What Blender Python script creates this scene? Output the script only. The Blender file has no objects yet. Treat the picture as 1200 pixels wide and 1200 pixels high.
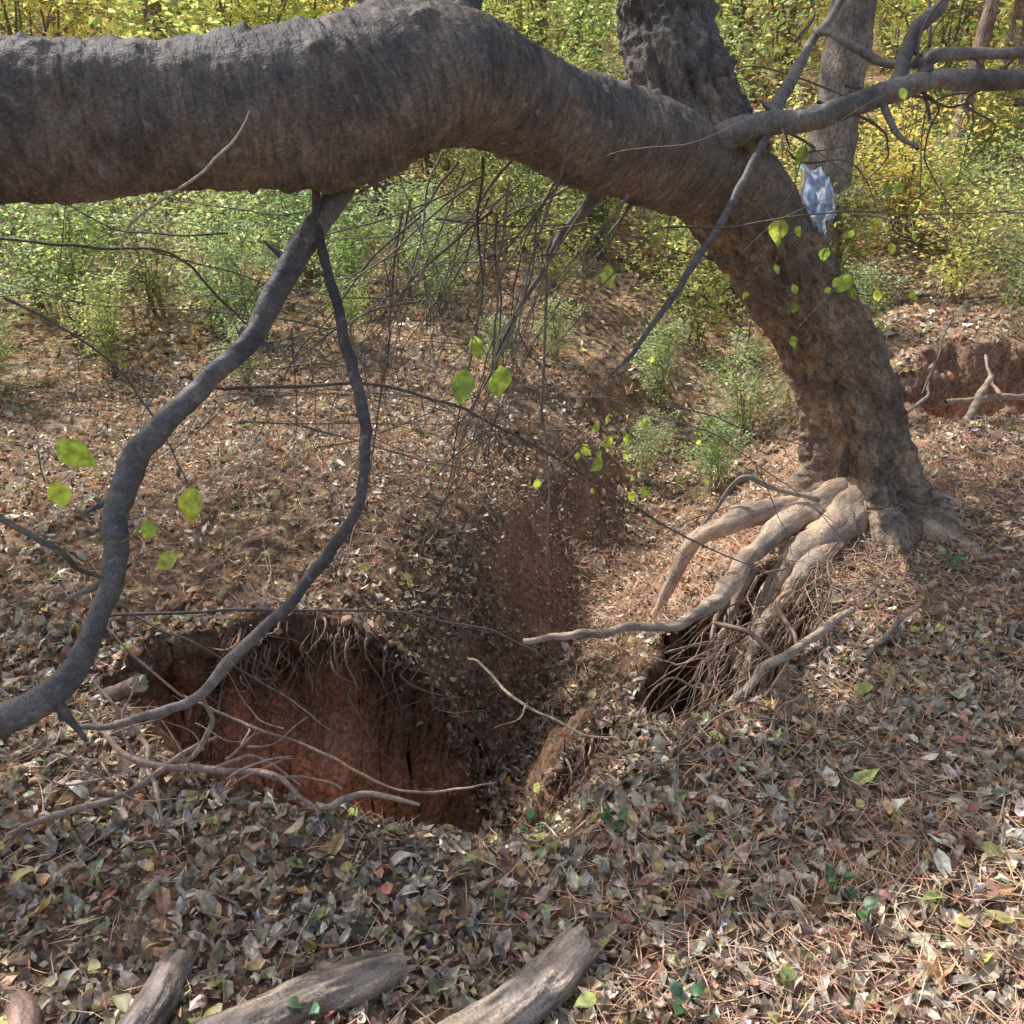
import bpy, math, numpy as np
from mathutils import Vector
R=np.random.default_rng(7)
# ---------------------------------------------------------------- noise / terrain
def hsh(ix,iy,iz,s):
    n=(ix*374761393+iy*668265263+iz*1440662683+s*1274126177)&0xffffffff
    n=((n^(n>>13))*1274126177)&0xffffffff
    n=n^(n>>16)
    return (n&0xffff)/65535.0
def vn(x,y,z=0.0,s=0):
    x,y,z=np.broadcast_arrays(np.asarray(x,float),np.asarray(y,float),np.asarray(z,float))
    fx,fy,fz=np.floor(x),np.floor(y),np.floor(z)
    ix,iy,iz=fx.astype(np.int64),fy.astype(np.int64),fz.astype(np.int64)
    u,v,w=x-fx,y-fy,z-fz
    u=u*u*(3-2*u);v=v*v*(3-2*v);w=w*w*(3-2*w)
    def c(a,b,d): return hsh(ix+a,iy+b,iz+d,s)
    x00=c(0,0,0)*(1-u)+c(1,0,0)*u; x10=c(0,1,0)*(1-u)+c(1,1,0)*u
    x01=c(0,0,1)*(1-u)+c(1,0,1)*u; x11=c(0,1,1)*(1-u)+c(1,1,1)*u
    return ((x00*(1-v)+x10*v)*(1-w)+(x01*(1-v)+x11*v)*w)*2-1
def ss(a,b,x):
    t=np.clip((x-a)/(b-a),0,1); return t*t*(3-2*t)
GUL=[(-.1,2.15,.66,.32),(.15,2.8,.68,.38),(.45,3.7,.66,.46),(1.0,5.0,.60,.55),(1.8,7,.45,.8),(3,10,.3,1.0)]
def masks(x,y):
    e=0.13*vn(x*3.5,y*3.5,0,5)+0.08*vn(x*10,y*10,0,6)+.03*vn(x*27,y*27,0,8)
    p=np.hypot((x+.46)/.74,(y-2.11+.05*x)/.38)+e
    c,s=.6,.8
    a_=(x-.76)*c+(y-2.52)*s; b_=-(x-.76)*s+(y-2.52)*c
    pk=np.hypot(a_/.54,b_/.22)+e
    q=np.hypot((x-2.75)/.72,(y-4.7)/.36)+2.2*e
    return p,pk,q
def terr(x,y):
    x=np.asarray(x,float);y=np.asarray(y,float)
    far=ss(4.5,8,y)
    h=0.12*np.where(y>5,(y-5)-1.2*(1-np.exp(-(y-5).clip(0)/1.2)),0)+.03*(y-18).clip(0)
    h=h+0.14*ss(1.3,3.6,x)+0.10*ss(-1.2,-3,x)
    h=h+0.20*np.exp(-((x+0.9)/1.1)**2-((y-3.4)/0.9)**2)+.22*np.exp(-((x-2.7)/.9)**2-((y-5.6)/.8)**2)+.15*np.exp(-((x+.8)/1.1)**2-((y-5.6)/.9)**2)
    h=h+0.05*vn(x*.9,y*.9,0,1)*(1+2*far)+0.026*vn(x*3.1,y*3.1,0,2)+0.013*vn(x*9,y*9,0,3)+0.005*vn(x*30,y*30,0,4)
    g=np.zeros_like(h)
    for a,b in zip(GUL[:-1],GUL[1:]):
        dx,dy=b[0]-a[0],b[1]-a[1]
        t=np.clip(((x-a[0])*dx+(y-a[1])*dy)/(dx*dx+dy*dy),0,1)
        d=np.hypot(x-a[0]-t*dx,y-a[1]-t*dy)
        dep=a[2]+(b[2]-a[2])*t; w=a[3]+(b[3]-a[3])*t
        d=d*(1+.25*vn(x*2.5,y*2.5,0,7))
        g=np.maximum(g,dep*np.exp(-(d/w)**2))
    p,pk,q=masks(x,y)
    pit=1.0*ss(1.05,.68,p)*(.84+.16*vn(x*6,y*6,0,9))
    pock=0.66*ss(1.1,.6,pk)
    ban=0.36*ss(1.15,.6,q)
    return h-np.maximum(np.maximum(g,pit),np.maximum(pock+.5*g,ban))
def tnorm(x,y,e=.015):
    gx=(terr(x+e,y)-terr(x-e,y))/(2*e); gy=(terr(x,y+e)-terr(x,y-e))/(2*e)
    n=np.stack([-gx,-gy,np.ones_like(gx)],-1)
    sl=np.hypot(gx,gy)
    return n/np.linalg.norm(n,axis=1,keepdims=True),sl
# ---------------------------------------------------------------- mesh buffer
class MB:
    def __init__(s): s.v=[];s.f=[];s.c=[];s.b=[];s.n=0
    def add(s,v,faces,c,b=None,mat=0,smooth=True):
        v=np.asarray(v,np.float32);s.v.append(v)
        c=np.asarray(c,np.float32)
        if c.ndim==1: c=np.tile(c,(len(v),1))
        if c.shape[1]==3: c=np.hstack([c,np.ones((len(c),1),np.float32)])
        s.c.append(c); s.b.append(v if b is None else np.asarray(b,np.float32))
        for f in faces: s.f.append((np.asarray(f,np.int32)+s.n,mat,smooth))
        s.n+=len(v)
    def mesh(s,name,mats):
        me=bpy.data.meshes.new(name)
        v=np.vstack(s.v);me.vertices.add(len(v));me.vertices.foreach_set('co',v.ravel())
        li=np.concatenate([f.ravel() for f,_,_ in s.f])
        lt=np.concatenate([np.full(len(f),f.shape[1],np.int32) for f,_,_ in s.f])
        ls=np.concatenate([[0],np.cumsum(lt)[:-1]]).astype(np.int32)
        mi=np.concatenate([np.full(len(f),m,np.int32) for f,m,_ in s.f])
        sm=np.concatenate([np.full(len(f),k,bool) for f,_,k in s.f])
        me.loops.add(len(li));me.loops.foreach_set('vertex_index',li)
        me.polygons.add(len(lt));me.polygons.foreach_set('loop_start',ls);me.polygons.foreach_set('loop_total',lt)
        me.polygons.foreach_set('material_index',mi);me.polygons.foreach_set('use_smooth',sm)
        me.update(calc_edges=True)
        a=me.attributes.new('Col','FLOAT_COLOR','POINT');a.data.foreach_set('color',np.vstack(s.c).astype(np.float32).ravel())
        a=me.attributes.new('bv','FLOAT_VECTOR','POINT');a.data.foreach_set('vector',np.vstack(s.b).astype(np.float32).ravel())
        for m in mats: me.materials.append(m)
        return me
    def obj(s,name,mats,parent=None): return mkobj(name,s.mesh(name,mats),parent)
def mkobj(name,me,parent=None,loc=(0,0,0),rot=0,sc=1):
    o=bpy.data.objects.new(name,me);bpy.context.scene.collection.objects.link(o)
    o.location=loc;o.rotation_euler=(0,0,rot);o.scale=(sc,sc,sc) if np.isscalar(sc) else sc
    if parent: o.parent=parent
    return o
def cr(P,n):
    P=np.asarray(P,float);k=len(P)
    Q=np.vstack([2*P[0]-P[1],P,2*P[-1]-P[-2]])
    t=np.linspace(0,k-1-1e-6,n);i=t.astype(int);f=(t-i)[:,None]
    a,b,c,d=Q[i],Q[i+1],Q[i+2],Q[i+3]
    return .5*(2*b+(c-a)*f+(2*a-5*b+4*c-d)*f**2+(3*b-a-3*c+d)*f**3)
_off=[0]
def tube(mb,pts,rad,sides=8,step=.03,col=(.1,.08,.06),disp=None,cap=False,mat=0,wob=0,colfn=None,cm=100.,capc=(.30,.22,.15)):
    P=np.array([list(map(float,q)) for q in pts])/cm
    rad=np.asarray(rad,float)
    if len(rad)!=len(P): rad=np.interp(np.linspace(0,1,len(P)),np.linspace(0,1,len(rad)),rad)
    L=np.linalg.norm(np.diff(P,axis=0),axis=1).sum()
    n=max(3,int(L/step)+1)
    X=cr(np.hstack([P,rad[:,None]]),n);r=X[:,3].clip(.0004);X=X[:,:3]
    _off[0]+=1;o=_off[0]*7.3
    if wob:
        s_=np.linspace(0,L,n)
        X=X+wob*np.stack([vn(s_*9+o,0,0,1)+.5*vn(s_*23+o,0,0,5),vn(s_*9+o,5,0,2)+.5*vn(s_*23+o,0,0,6),vn(s_*9+o,9,0,3)],-1)
    T=np.gradient(X,axis=0);T/=np.linalg.norm(T,axis=1,keepdims=True)+1e-9
    N=np.zeros_like(T);ref=np.array([0,0,1.]) if abs(T[0][2])<.9 else np.array([0,1.,0])
    u=np.cross(T[0],ref);u/=np.linalg.norm(u)
    for i in range(n):
        u=u-T[i]*u.dot(T[i]);u/=np.linalg.norm(u);N[i]=u
    B=np.cross(T,N)
    th=np.arange(sides)*2*math.pi/sides
    s_=np.concatenate([[0],np.cumsum(np.linalg.norm(np.diff(X,axis=0),axis=1))])
    TH,S=np.meshgrid(th,s_);RR=np.repeat(r[:,None],sides,1)
    bx,by=np.cos(TH)*RR+o,np.sin(TH)*RR
    if disp is not None: RR=RR+disp(TH,S,RR,bx,by,S/L)
    V=X[:,None]+N[:,None]*(np.cos(TH)*RR)[...,None]+B[:,None]*(np.sin(TH)*RR)[...,None]
    bv=np.stack([bx,by,S+o],-1).reshape(-1,3)
    idx=np.arange(n*sides).reshape(n,sides);nx=np.roll(idx,-1,1)
    f=np.stack([idx[:-1],nx[:-1],nx[1:],idx[1:]],-1).reshape(-1,4)
    if cap:
        for e,sg in ((0,-1),(n-1,1)):
            V[e]+=T[e]*sg*(.022*vn(np.cos(th)*4+o,np.sin(th)*4,0,14)+.012*vn(np.cos(th)*12+o,np.sin(th)*12,0,15))[:,None]*min(1,r[e]/.04)
    V=V.reshape(-1,3)
    C=np.tile(np.asarray(col,float),(len(V),1)) if colfn is None else colfn(V,S.ravel()/L,bv)
    mb.add(V,[f],C,bv,mat)
    if cap:
        for e,ring in ((0,idx[0]),(n-1,idx[-1])):
            c=X[e];vs=[];W=V[ring]
            for k,fr in enumerate((1,.72,.4)): vs.append(c+(W-c)*fr+T[e]*(0.012*vn(W[:,0]*60,W[:,1]*60,k*9.1)[:,None])*(1-fr))
            vs=np.vstack(vs+[c[None]]);q=np.arange(sides);q2=(q+1)%sides
            F4=np.vstack([np.stack([q+j*sides,q2+j*sides,q2+(j+1)*sides,q+(j+1)*sides],-1) for j in (0,1)])
            F3=np.stack([q+2*sides,q2+2*sides,np.full(sides,3*sides)],-1)
            mb.add(vs,[F4,F3],np.array(capc),vs,mat)
    return X
# ---------------------------------------------------------------- leaves
def unit(a): return a/(np.linalg.norm(a,axis=1,keepdims=True)+1e-9)
def leaves(mb,pos,F,U,L,W,fold,bend,col,hi=1,mat=0):
    N=len(pos);F=unit(F);U=unit(U-F*(F*U).sum(1,keepdims=True));S=np.cross(F,U)
    L=L[:,None];W=W[:,None]*.5;fold=fold[:,None];bend=bend[:,None]
    tw=R.normal(0,.18,(N,1));sw=R.normal(0,.06,(N,1))
    def pt(t,sd,w): return pos+F*L*(t-.5)+S*(sd*w*W+sw*L*(2*t-1)**2)+U*(fold*abs(sd)*w*W+bend*L*((2*t-1)**2-.3)+ (tw*sd*w*W*(2*t-1)*2))
    if hi==0:
        V=np.stack([pt(0,0,0),pt(.5,-1,1),pt(.5,1,1),pt(1,0,0)],1)
        T=[[0,2,3],[0,3,1]];Q=[];k=4
    elif hi==1:
        V=np.stack([pt(0,0,.1),pt(.28,-1,.9),pt(.28,0,0),pt(.28,1,.9),pt(.68,-1,.85),pt(.68,0,0),pt(.68,1,.85),pt(1,0,0)],1)
        T=[[0,2,1],[0,3,2],[4,5,7],[5,6,7]];Q=[[1,2,5,4],[2,3,6,5]];k=8
    else:
        sec=[(.12,.5),(.28,.9),(.45,1.0),(.62,.86),(.78,.55),(.9,.24)]
        vs=[pt(0,0,0)];
        for t,w in sec: vs+= [pt(t,-1,w),pt(t,0,0),pt(t,1,w)]
        vs.append(pt(1,0,0));V=np.stack(vs,1);k=len(vs)
        T=[[0,2,1],[0,3,2],[k-4,k-3,k-1],[k-3,k-2,k-1]];Q=[]
        for j in range(5):
            a=1+3*j;Q+=[[a,a+1,a+4,a+3],[a+1,a+2,a+5,a+4]]
    off=(np.arange(N)*k)[:,None,None]
    fs=[(np.array(T)[None]+off).reshape(-1,3)]
    if Q: fs.append((np.array(Q)[None]+off).reshape(-1,4))
    C=np.repeat(col,k,0);C=C*(1+.15*R.standard_normal((len(C),1)))
    mb.add(V.reshape(-1,3),fs,C.clip(0.005,.9),None,mat,smooth=hi==2)
def rdir(n):
    a=R.standard_normal((n,3));return unit(a)
def pal(n,cols,w,jit=.2):
    cols=np.array(cols,float);w=np.array(w,float);w/=w.sum()
    c=cols[R.choice(len(cols),n,p=w)]
    return (c*(1+jit*R.standard_normal((n,1)))*(1+.06*R.standard_normal((n,3)))).clip(.01,.85)
# ---------------------------------------------------------------- materials
def newmat(name):
    m=bpy.data.materials.new(name);m.use_nodes=True;nt=m.node_tree;nt.nodes.clear()
    def nd(t,**k):
        n=nt.nodes.new(t)
        for a,b in k.items(): setattr(n,a,b)
        return n
    return m,nt,nd,nt.links.new
def mul(nt,nd,ln,a,b,fac=1.0,mode='MULTIPLY'):
    x=nd('ShaderNodeMix',data_type='RGBA',blend_type=mode);x.inputs[0].default_value=fac
    ln(a,x.inputs[6]);ln(b,x.inputs[7]);return x.outputs[2]
def ramp(nd,ln,src,stops):
    r=nd('ShaderNodeValToRGB');ln(src,r.inputs[0]);e=r.color_ramp.elements
    e[0].position,e[0].color=stops[0][0],(*stops[0][1],1);e[1].position,e[1].color=stops[-1][0],(*stops[-1][1],1)
    for p,c in stops[1:-1]:
        k=e.new(p);k.color=(*c,1)
    return r.outputs[0]
def bark_mat(name,sx,sz,bump,fine=90,lo=.45,hi=1.5,lichen=0):
    m,nt,nd,ln=newmat(name)
    at=nd('ShaderNodeAttribute',attribute_name='Col');bv=nd('ShaderNodeAttribute',attribute_name='bv')
    mp=nd('ShaderNodeMapping');ln(bv.outputs['Vector'],mp.inputs[0]);mp.inputs['Scale'].default_value=(sx,sx,sz)
    n1=nd('ShaderNodeTexNoise');ln(mp.outputs[0],n1.inputs[0]);n1.inputs['Scale'].default_value=1;n1.inputs['Detail'].default_value=5;n1.inputs['Roughness'].default_value=.65
    n2=nd('ShaderNodeTexNoise');ln(bv.outputs['Vector'],n2.inputs[0]);n2.inputs['Scale'].default_value=fine;n2.inputs['Detail'].default_value=3
    n3=nd('ShaderNodeTexNoise');ln(bv.outputs['Vector'],n3.inputs[0]);n3.inputs['Scale'].default_value=7;n3.inputs['Detail'].default_value=4
    c=mul(nt,nd,ln,at.outputs['Color'],ramp(nd,ln,n1.outputs[0],[(.3,(lo,)*3),(.7,(hi,)*3)]))
    c=mul(nt,nd,ln,c,ramp(nd,ln,n2.outputs[0],[(.3,(.65,)*3),(.7,(1.3,)*3)]))
    c=mul(nt,nd,ln,c,ramp(nd,ln,n3.outputs[0],[(.35,(.68,.68,.72)),(.5,(1,1,1)),(.68,(1.4,1.3,1.2))]))
    if lichen:
        n4=nd('ShaderNodeTexNoise');ln(bv.outputs['Vector'],n4.inputs[0]);n4.inputs['Scale'].default_value=28;n4.inputs['Detail'].default_value=3
        mk=nd('ShaderNodeMapRange');ln(n4.outputs[0],mk.inputs[0]);mk.inputs[1].default_value=.63;mk.inputs[2].default_value=.72;mk.inputs[4].default_value=lichen
        x=nd('ShaderNodeMix',data_type='RGBA');ln(mk.outputs[0],x.inputs[0]);ln(c,x.inputs[6]);x.inputs[7].default_value=(.38,.36,.33,1);c=x.outputs[2]
    ad=nd('ShaderNodeMath',operation='MULTIPLY_ADD');ln(n2.outputs[0],ad.inputs[0]);ad.inputs[1].default_value=.35;ln(n1.outputs[0],ad.inputs[2])
    b=nd('ShaderNodeBump');b.inputs['Strength'].default_value=1;b.inputs['Distance'].default_value=bump;ln(ad.outputs[0],b.inputs['Height'])
    p=nd('ShaderNodeBsdfDiffuse');ln(c,p.inputs['Color']);p.inputs['Roughness'].default_value=.5;ln(b.outputs[0],p.inputs['Normal'])
    gl=nd('ShaderNodeBsdfGlossy');gl.inputs['Roughness'].default_value=.5;gl.inputs['Color'].default_value=(.6,.62,.68,1);ln(b.outputs[0],gl.inputs['Normal'])
    mx=nd('ShaderNodeMixShader');mx.inputs[0].default_value=.06;ln(p.outputs[0],mx.inputs[1]);ln(gl.outputs[0],mx.inputs[2])
    o=nd('ShaderNodeOutputMaterial');ln(mx.outputs[0],o.inputs[0]);return m
def leaf_mat(name,trans,spec=.04,objvar=False,scale=0,rough=.45,tv=1.7):
    m,nt,nd,ln=newmat(name)
    at=nd('ShaderNodeAttribute',attribute_name='Col');c=at.outputs['Color']
    if scale:
        tc=nd('ShaderNodeTexCoord')
        n=nd('ShaderNodeTexNoise');ln(tc.outputs['Object'],n.inputs[0]);n.inputs['Scale'].default_value=scale;n.inputs['Detail'].default_value=2
        c=mul(nt,nd,ln,c,ramp(nd,ln,n.outputs[0],[(.3,(.6,.58,.56)),(.7,(1.35,1.35,1.3))]))
    if objvar:
        oi=nd('ShaderNodeObjectInfo')
        c=mul(nt,nd,ln,c,ramp(nd,ln,oi.outputs['Random'],[(0,(.8,.95,.9)),(.35,(1.05,1.05,.85)),(.7,(1.0,1.0,1.0)),(1,(1.25,1.1,.8))]))
    p=nd('ShaderNodeBsdfDiffuse');ln(c,p.inputs['Color']);out=p.outputs[0]
    if trans:
        t=nd('ShaderNodeBsdfTranslucent')
        hs=nd('ShaderNodeHueSaturation');hs.inputs['Saturation'].default_value=1.05;hs.inputs['Value'].default_value=tv;hs.inputs['Hue'].default_value=.495;ln(c,hs.inputs['Color']);ln(hs.outputs[0],t.inputs[0])
        mx=nd('ShaderNodeMixShader');mx.inputs[0].default_value=trans;ln(out,mx.inputs[1]);ln(t.outputs[0],mx.inputs[2]);out=mx.outputs[0]
    if spec:
        gl=nd('ShaderNodeBsdfGlossy');gl.inputs['Roughness'].default_value=rough;mx=nd('ShaderNodeMixShader');mx.inputs[0].default_value=spec;ln(out,mx.inputs[1]);ln(gl.outputs[0],mx.inputs[2]);out=mx.outputs[0]
    o=nd('ShaderNodeOutputMaterial');ln(out,o.inputs[0]);return m
M_limb=bark_mat('bark_limb',20,75,.009,fine=140,lo=.5,hi=1.45,lichen=.8)
M_trunk=bark_mat('bark_trunk',60,26,.018,fine=150,lo=.35,hi=1.6)
M_branch=bark_mat('bark_branch',30,45,.004,fine=200,lo=.6,hi=1.4,lichen=.7)
M_root=bark_mat('bark_root',45,14,.006,fine=160,lo=.6,hi=1.3)
M_log=bark_mat('bark_log',70,9,.016,fine=220,lo=.35,hi=1.5)
M_litter=leaf_mat('dry_leaf',.18,.06,scale=70,rough=.4,tv=1.3)
M_green=leaf_mat('green_leaf',.55,.05,scale=60)
M_canopy=leaf_mat('canopy_leaf',.4,0,tv=1.3)
M_under=leaf_mat('understory_leaf',.5,.03,objvar=True,tv=1.6)
M_needle=leaf_mat('pine_needle',0,.05)
# ground
def ground_mat():
    m,nt,nd,ln=newmat('forest_floor')
    at=nd('ShaderNodeAttribute',attribute_name='Col');tc=nd('ShaderNodeTexCoord').outputs['Object']
    def noise(s,d=5):
        n=nd('ShaderNodeTexNoise');ln(tc,n.inputs[0]);n.inputs['Scale'].default_value=s;n.inputs['Detail'].default_value=d;n.inputs['Roughness'].default_value=.65;return n
    n1,n2,n3=noise(6),noise(55,4),noise(1.2,3)
    soil=mul(nt,nd,ln,at.outputs['Color'],ramp(nd,ln,n1.outputs[0],[(.3,(.55,.53,.51)),(.7,(1.4,1.35,1.3))]))
    soil=mul(nt,nd,ln,soil,ramp(nd,ln,n2.outputs[0],[(.35,(.55,.55,.55)),(.65,(1.45,1.45,1.45))]))
    dn=noise(20,2);vm=nd('ShaderNodeVectorMath',operation='MULTIPLY_ADD');ln(dn.outputs['Color'],vm.inputs[0]);vm.inputs[1].default_value=(.06,.06,.06);ln(tc,vm.inputs[2])
    v=nd('ShaderNodeTexVoronoi');v.inputs['Scale'].default_value=21;ln(vm.outputs[0],v.inputs['Vector'])
    sp=nd('ShaderNodeSeparateColor');ln(v.outputs['Color'],sp.inputs[0])
    lf=ramp(nd,ln,sp.outputs[0],[(0,(.15,.11,.09)),(.25,(.30,.22,.17)),(.5,(.50,.37,.28)),(.7,(.62,.43,.28)),(.88,(.68,.60,.48)),(1,(.68,.44,.24))])
    lf=mul(nt,nd,ln,lf,ramp(nd,ln,v.outputs['Distance'],[(.2,(1.1,)*3),(.75,(.45,)*3)]))
    lf=mul(nt,nd,ln,lf,ramp(nd,ln,n3.outputs[0],[(.35,(.85,.8,.77)),(.65,(1.15,1.08,1.0))]))
    x=nd('ShaderNodeMix',data_type='RGBA');ln(at.outputs['Alpha'],x.inputs[0]);ln(soil,x.inputs[6]);ln(lf,x.inputs[7])
    ad=nd('ShaderNodeMath',operation='MULTIPLY_ADD');ln(n2.outputs[0],ad.inputs[0]);ad.inputs[1].default_value=.5;ln(n1.outputs[0],ad.inputs[2])
    ad2=nd('ShaderNodeMath',operation='MULTIPLY_ADD');ln(sp.outputs[1],ad2.inputs[0]);ad2.inputs[1].default_value=.25;ln(ad.outputs[0],ad2.inputs[2])
    b=nd('ShaderNodeBump');b.inputs['Strength'].default_value=1;b.inputs['Distance'].default_value=.035;ln(ad2.outputs[0],b.inputs['Height'])
    p=nd('ShaderNodeBsdfDiffuse');ln(x.outputs[2],p.inputs['Color']);ln(b.outputs[0],p.inputs['Normal'])
    o=nd('ShaderNodeOutputMaterial');ln(p.outputs[0],o.inputs[0]);return m
M_ground=ground_mat()
def axis(a,b,st,lo,hi,g=1.09):
    c=list(np.arange(a,b,st));l=[];x=a;s=st
    while x>lo: s*=g;x-=s;l.append(x)
    r=[];x=c[-1];s=st
    while x<hi: s*=g;x+=s;r.append(x)
    return np.array(l[::-1]+c+r)
xs=axis(-2,3.2,.014,-80,80);ys=axis(.9,5.0,.013,-12,110,1.07)
X,Y=np.meshgrid(xs,ys);Z=terr(X,Y)
p,pk,q=masks(X,Y)
gx=np.gradient(Z,axis=1)/np.gradient(X,axis=1);gy=np.gradient(Z,axis=0)/np.gradient(Y,axis=0)
slope=np.hypot(gx,gy)
steep=ss(.7,1.5,slope)
nz=vn(X*5,Y*5,Z*5,21)*.5+.5; nz2=vn(X*16,Y*16,Z*16,22)*.5+.5
dark=np.array([.24,.175,.14]);clay=np.array([.78,.44,.29]);brown=np.array([.36,.23,.17])
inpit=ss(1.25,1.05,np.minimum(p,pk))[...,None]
cl=ss(-.20,-.55,X+.35*(nz-.5))*ss(-.10,-.30,Z+.22*(nz2-.5))
cl=np.where(X>2,.7*ss(.02,-.10,Z+.1*(nz2-.5)),cl)*np.where(X>2,1,steep.clip(.5,1))
red=(.8*np.exp(-((X-1.75)/.5)**2-((Y-4.4)/.5)**2)+.8*np.exp(-((X-1.0)/.4)**2-((Y-3.3)/.35)**2)+.6*np.exp(-((X-2.6)/.8)**2-((Y-5.2)/.3)**2)).clip(0,1)*(.5+.5*nz)
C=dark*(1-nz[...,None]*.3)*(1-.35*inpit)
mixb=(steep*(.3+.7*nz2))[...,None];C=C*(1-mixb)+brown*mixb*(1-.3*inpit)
C=C*(1-cl[...,None])+clay*cl[...,None]
C=C*(1-red[...,None])+np.array([.64,.42,.32])*red[...,None]
lit=((1-ss(.6,1.1,slope))*(1-.8*red)*(1-ss(1.1,.9,p))*(1-cl))*(.35+.5*ss(3.5,7,Y))
fr=ss(.0,-.55,Z)*ss(1.15,.95,p)*(Y>2.12)
Y2=Y+.16*np.sin(np.pi*fr.clip(0,1))*(Y>2.12)*(steep)
w=steep*ss(1.3,1.0,np.minimum(np.minimum(p,pk),q))
X2=X+w*(.03*vn(X*8,Y*8,Z*8,31)+.018*vn(X*35,Y*35,Z*30,32));Y2=Y2+w*(.055*vn(X*7,Y*7,Z*7,33)+.03*vn(X*19,Y*19,Z*19,36)+.014*vn(X*45,Y*45,Z*45,34))
Z2=Z+w*.03*vn(X*20,Y*20,Z*20,35)
ny,nx=X.shape;i=np.arange(nx*ny).reshape(ny,nx)
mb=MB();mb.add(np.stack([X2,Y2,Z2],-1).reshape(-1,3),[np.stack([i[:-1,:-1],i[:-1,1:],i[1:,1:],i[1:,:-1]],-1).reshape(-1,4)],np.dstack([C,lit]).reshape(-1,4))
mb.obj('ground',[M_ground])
# ---------------------------------------------------------------- leaf litter
GREY=np.array([(.58,.51,.44),(.42,.355,.305),(.40,.375,.26),(.19,.14,.11),(.74,.68,.58),(.55,.57,.23),(.47,.22,.19),(.66,.42,.23),(.49,.32,.22)])
WN=[26,24,9,10,15,2.6,2.0,5,13]
WM=[22,22,5,11,14,2.5,2.5,12,18]
WF=[15,16,4,7,12,2,2,22,22]
def scatter(mb,n,x0,x1,y0,y1,l0,l1,w,hi,tilt=.45,maxs=1.1,dk=False,wr=(.30,.58)):
    x=R.uniform(x0,x1,n);y=R.uniform(y0,y1,n)
    nn,sl=tnorm(x,y);p,pk,q=masks(x,y)
    cl_=vn(x*2.2,y*2.2,0,41)*.5+.5;cl2=vn(x*7,y*7,0,42)*.5+.5
    keep=(sl<maxs*(.8+.4*R.random(n)))&(R.random(n)<.15+.65*cl_+.5*cl2)
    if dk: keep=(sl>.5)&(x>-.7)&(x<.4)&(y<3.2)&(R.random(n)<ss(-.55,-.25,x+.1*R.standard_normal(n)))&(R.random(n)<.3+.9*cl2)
    bare=np.exp(-((x-1.0)/.35)**2-((y-3.25)/.3)**2)+.6*np.exp(-((x-1.75)/.5)**2-((y-4.4)/.5)**2)+.6*np.exp(-((x+.5)/.7)**2-((y-3.0)/.4)**2)
    if not dk: keep&=(R.random(n)>bare*.8)
    keep&=(R.random(n)>.75*ss(1.0,.9,p))
    if not dk: keep&=~((q<1.0)&(R.random(n)<.7))
    x,y,nn=x[keep],y[keep],nn[keep];n=len(x)
    pos=np.stack([x,y,terr(x,y)],-1)+nn*R.uniform(.002,.024,(n,1))
    U=unit(nn+tilt*R.standard_normal((n,3)));F=rdir(n)
    L=R.uniform(l0,l1,n)*np.where(R.random(n)<.10,1.5,1);c=pal(n,GREY,w,.24)
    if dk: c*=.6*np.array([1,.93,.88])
    leaves(mb,pos,F,U,L,L*R.uniform(wr[0],wr[1],n),R.uniform(-.6,1.1,n),R.uniform(-.28,.4,n),c,hi)
mb=MB()
scatter(mb,26000,-1.8,2.4,.9,2.5,.024,.058,WN,1)
scatter(mb,36000,-3,4,2.3,5.6,.022,.05,WM,1)
scatter(mb,24000,-7,9,5.3,12,.045,.085,WF,0)
scatter(mb,13000,-18,20,11,30,.10,.18,WF,0)
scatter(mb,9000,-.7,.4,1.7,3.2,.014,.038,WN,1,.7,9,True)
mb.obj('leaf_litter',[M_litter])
mb=MB();n=60000
x=R.uniform(-1.8,2.6,n);y=.9+3.6*R.random(n)**1.3;nn,sl=tnorm(x,y);k=sl<2.2;x,y,nn=x[k],y[k],nn[k];n=len(x)
pos=np.stack([x,y,terr(x,y)],-1)+nn*R.uniform(.001,.018,(n,1));L=R.uniform(.006,.022,n)
leaves(mb,pos,rdir(n),unit(nn+.7*R.standard_normal((n,3))),L,L*R.uniform(.3,.9,n),R.uniform(-.5,.5,n),R.uniform(-.2,.2,n),pal(n,[(.25,.175,.14),(.46,.36,.29),(.66,.58,.48),(.5,.31,.22)],[4,4,2,2]),0)
mb.obj('leaf_crumbs',[M_litter])
mb=MB();n=25000
x=R.uniform(-1.6,2.8,n);y=.9+3.2*R.random(n)**1.2
k=R.random(n)<(.12+.88*ss(-.3,.5,x+.5*vn(x*2,y*2,0,44)));x,y=x[k],y[k]
nn,sl=tnorm(x,y);k=sl<1.0;x,y,nn=x[k],y[k],nn[k];n=len(x)
pos=np.stack([x,y,terr(x,y)],-1)+nn*R.uniform(.012,.03,(n,1));L=R.uniform(.06,.14,n)
leaves(mb,pos,rdir(n)*np.array([1,1,.12]),unit(nn+.2*R.standard_normal((n,3))),L,np.full(n,.0022),np.zeros(n),R.uniform(-.10,.10,n),pal(n,[(.62,.38,.26),(.5,.29,.2),(.68,.5,.36)],[3,3,2]),1)
mb.obj('pine_needles',[M_needle])
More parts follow.
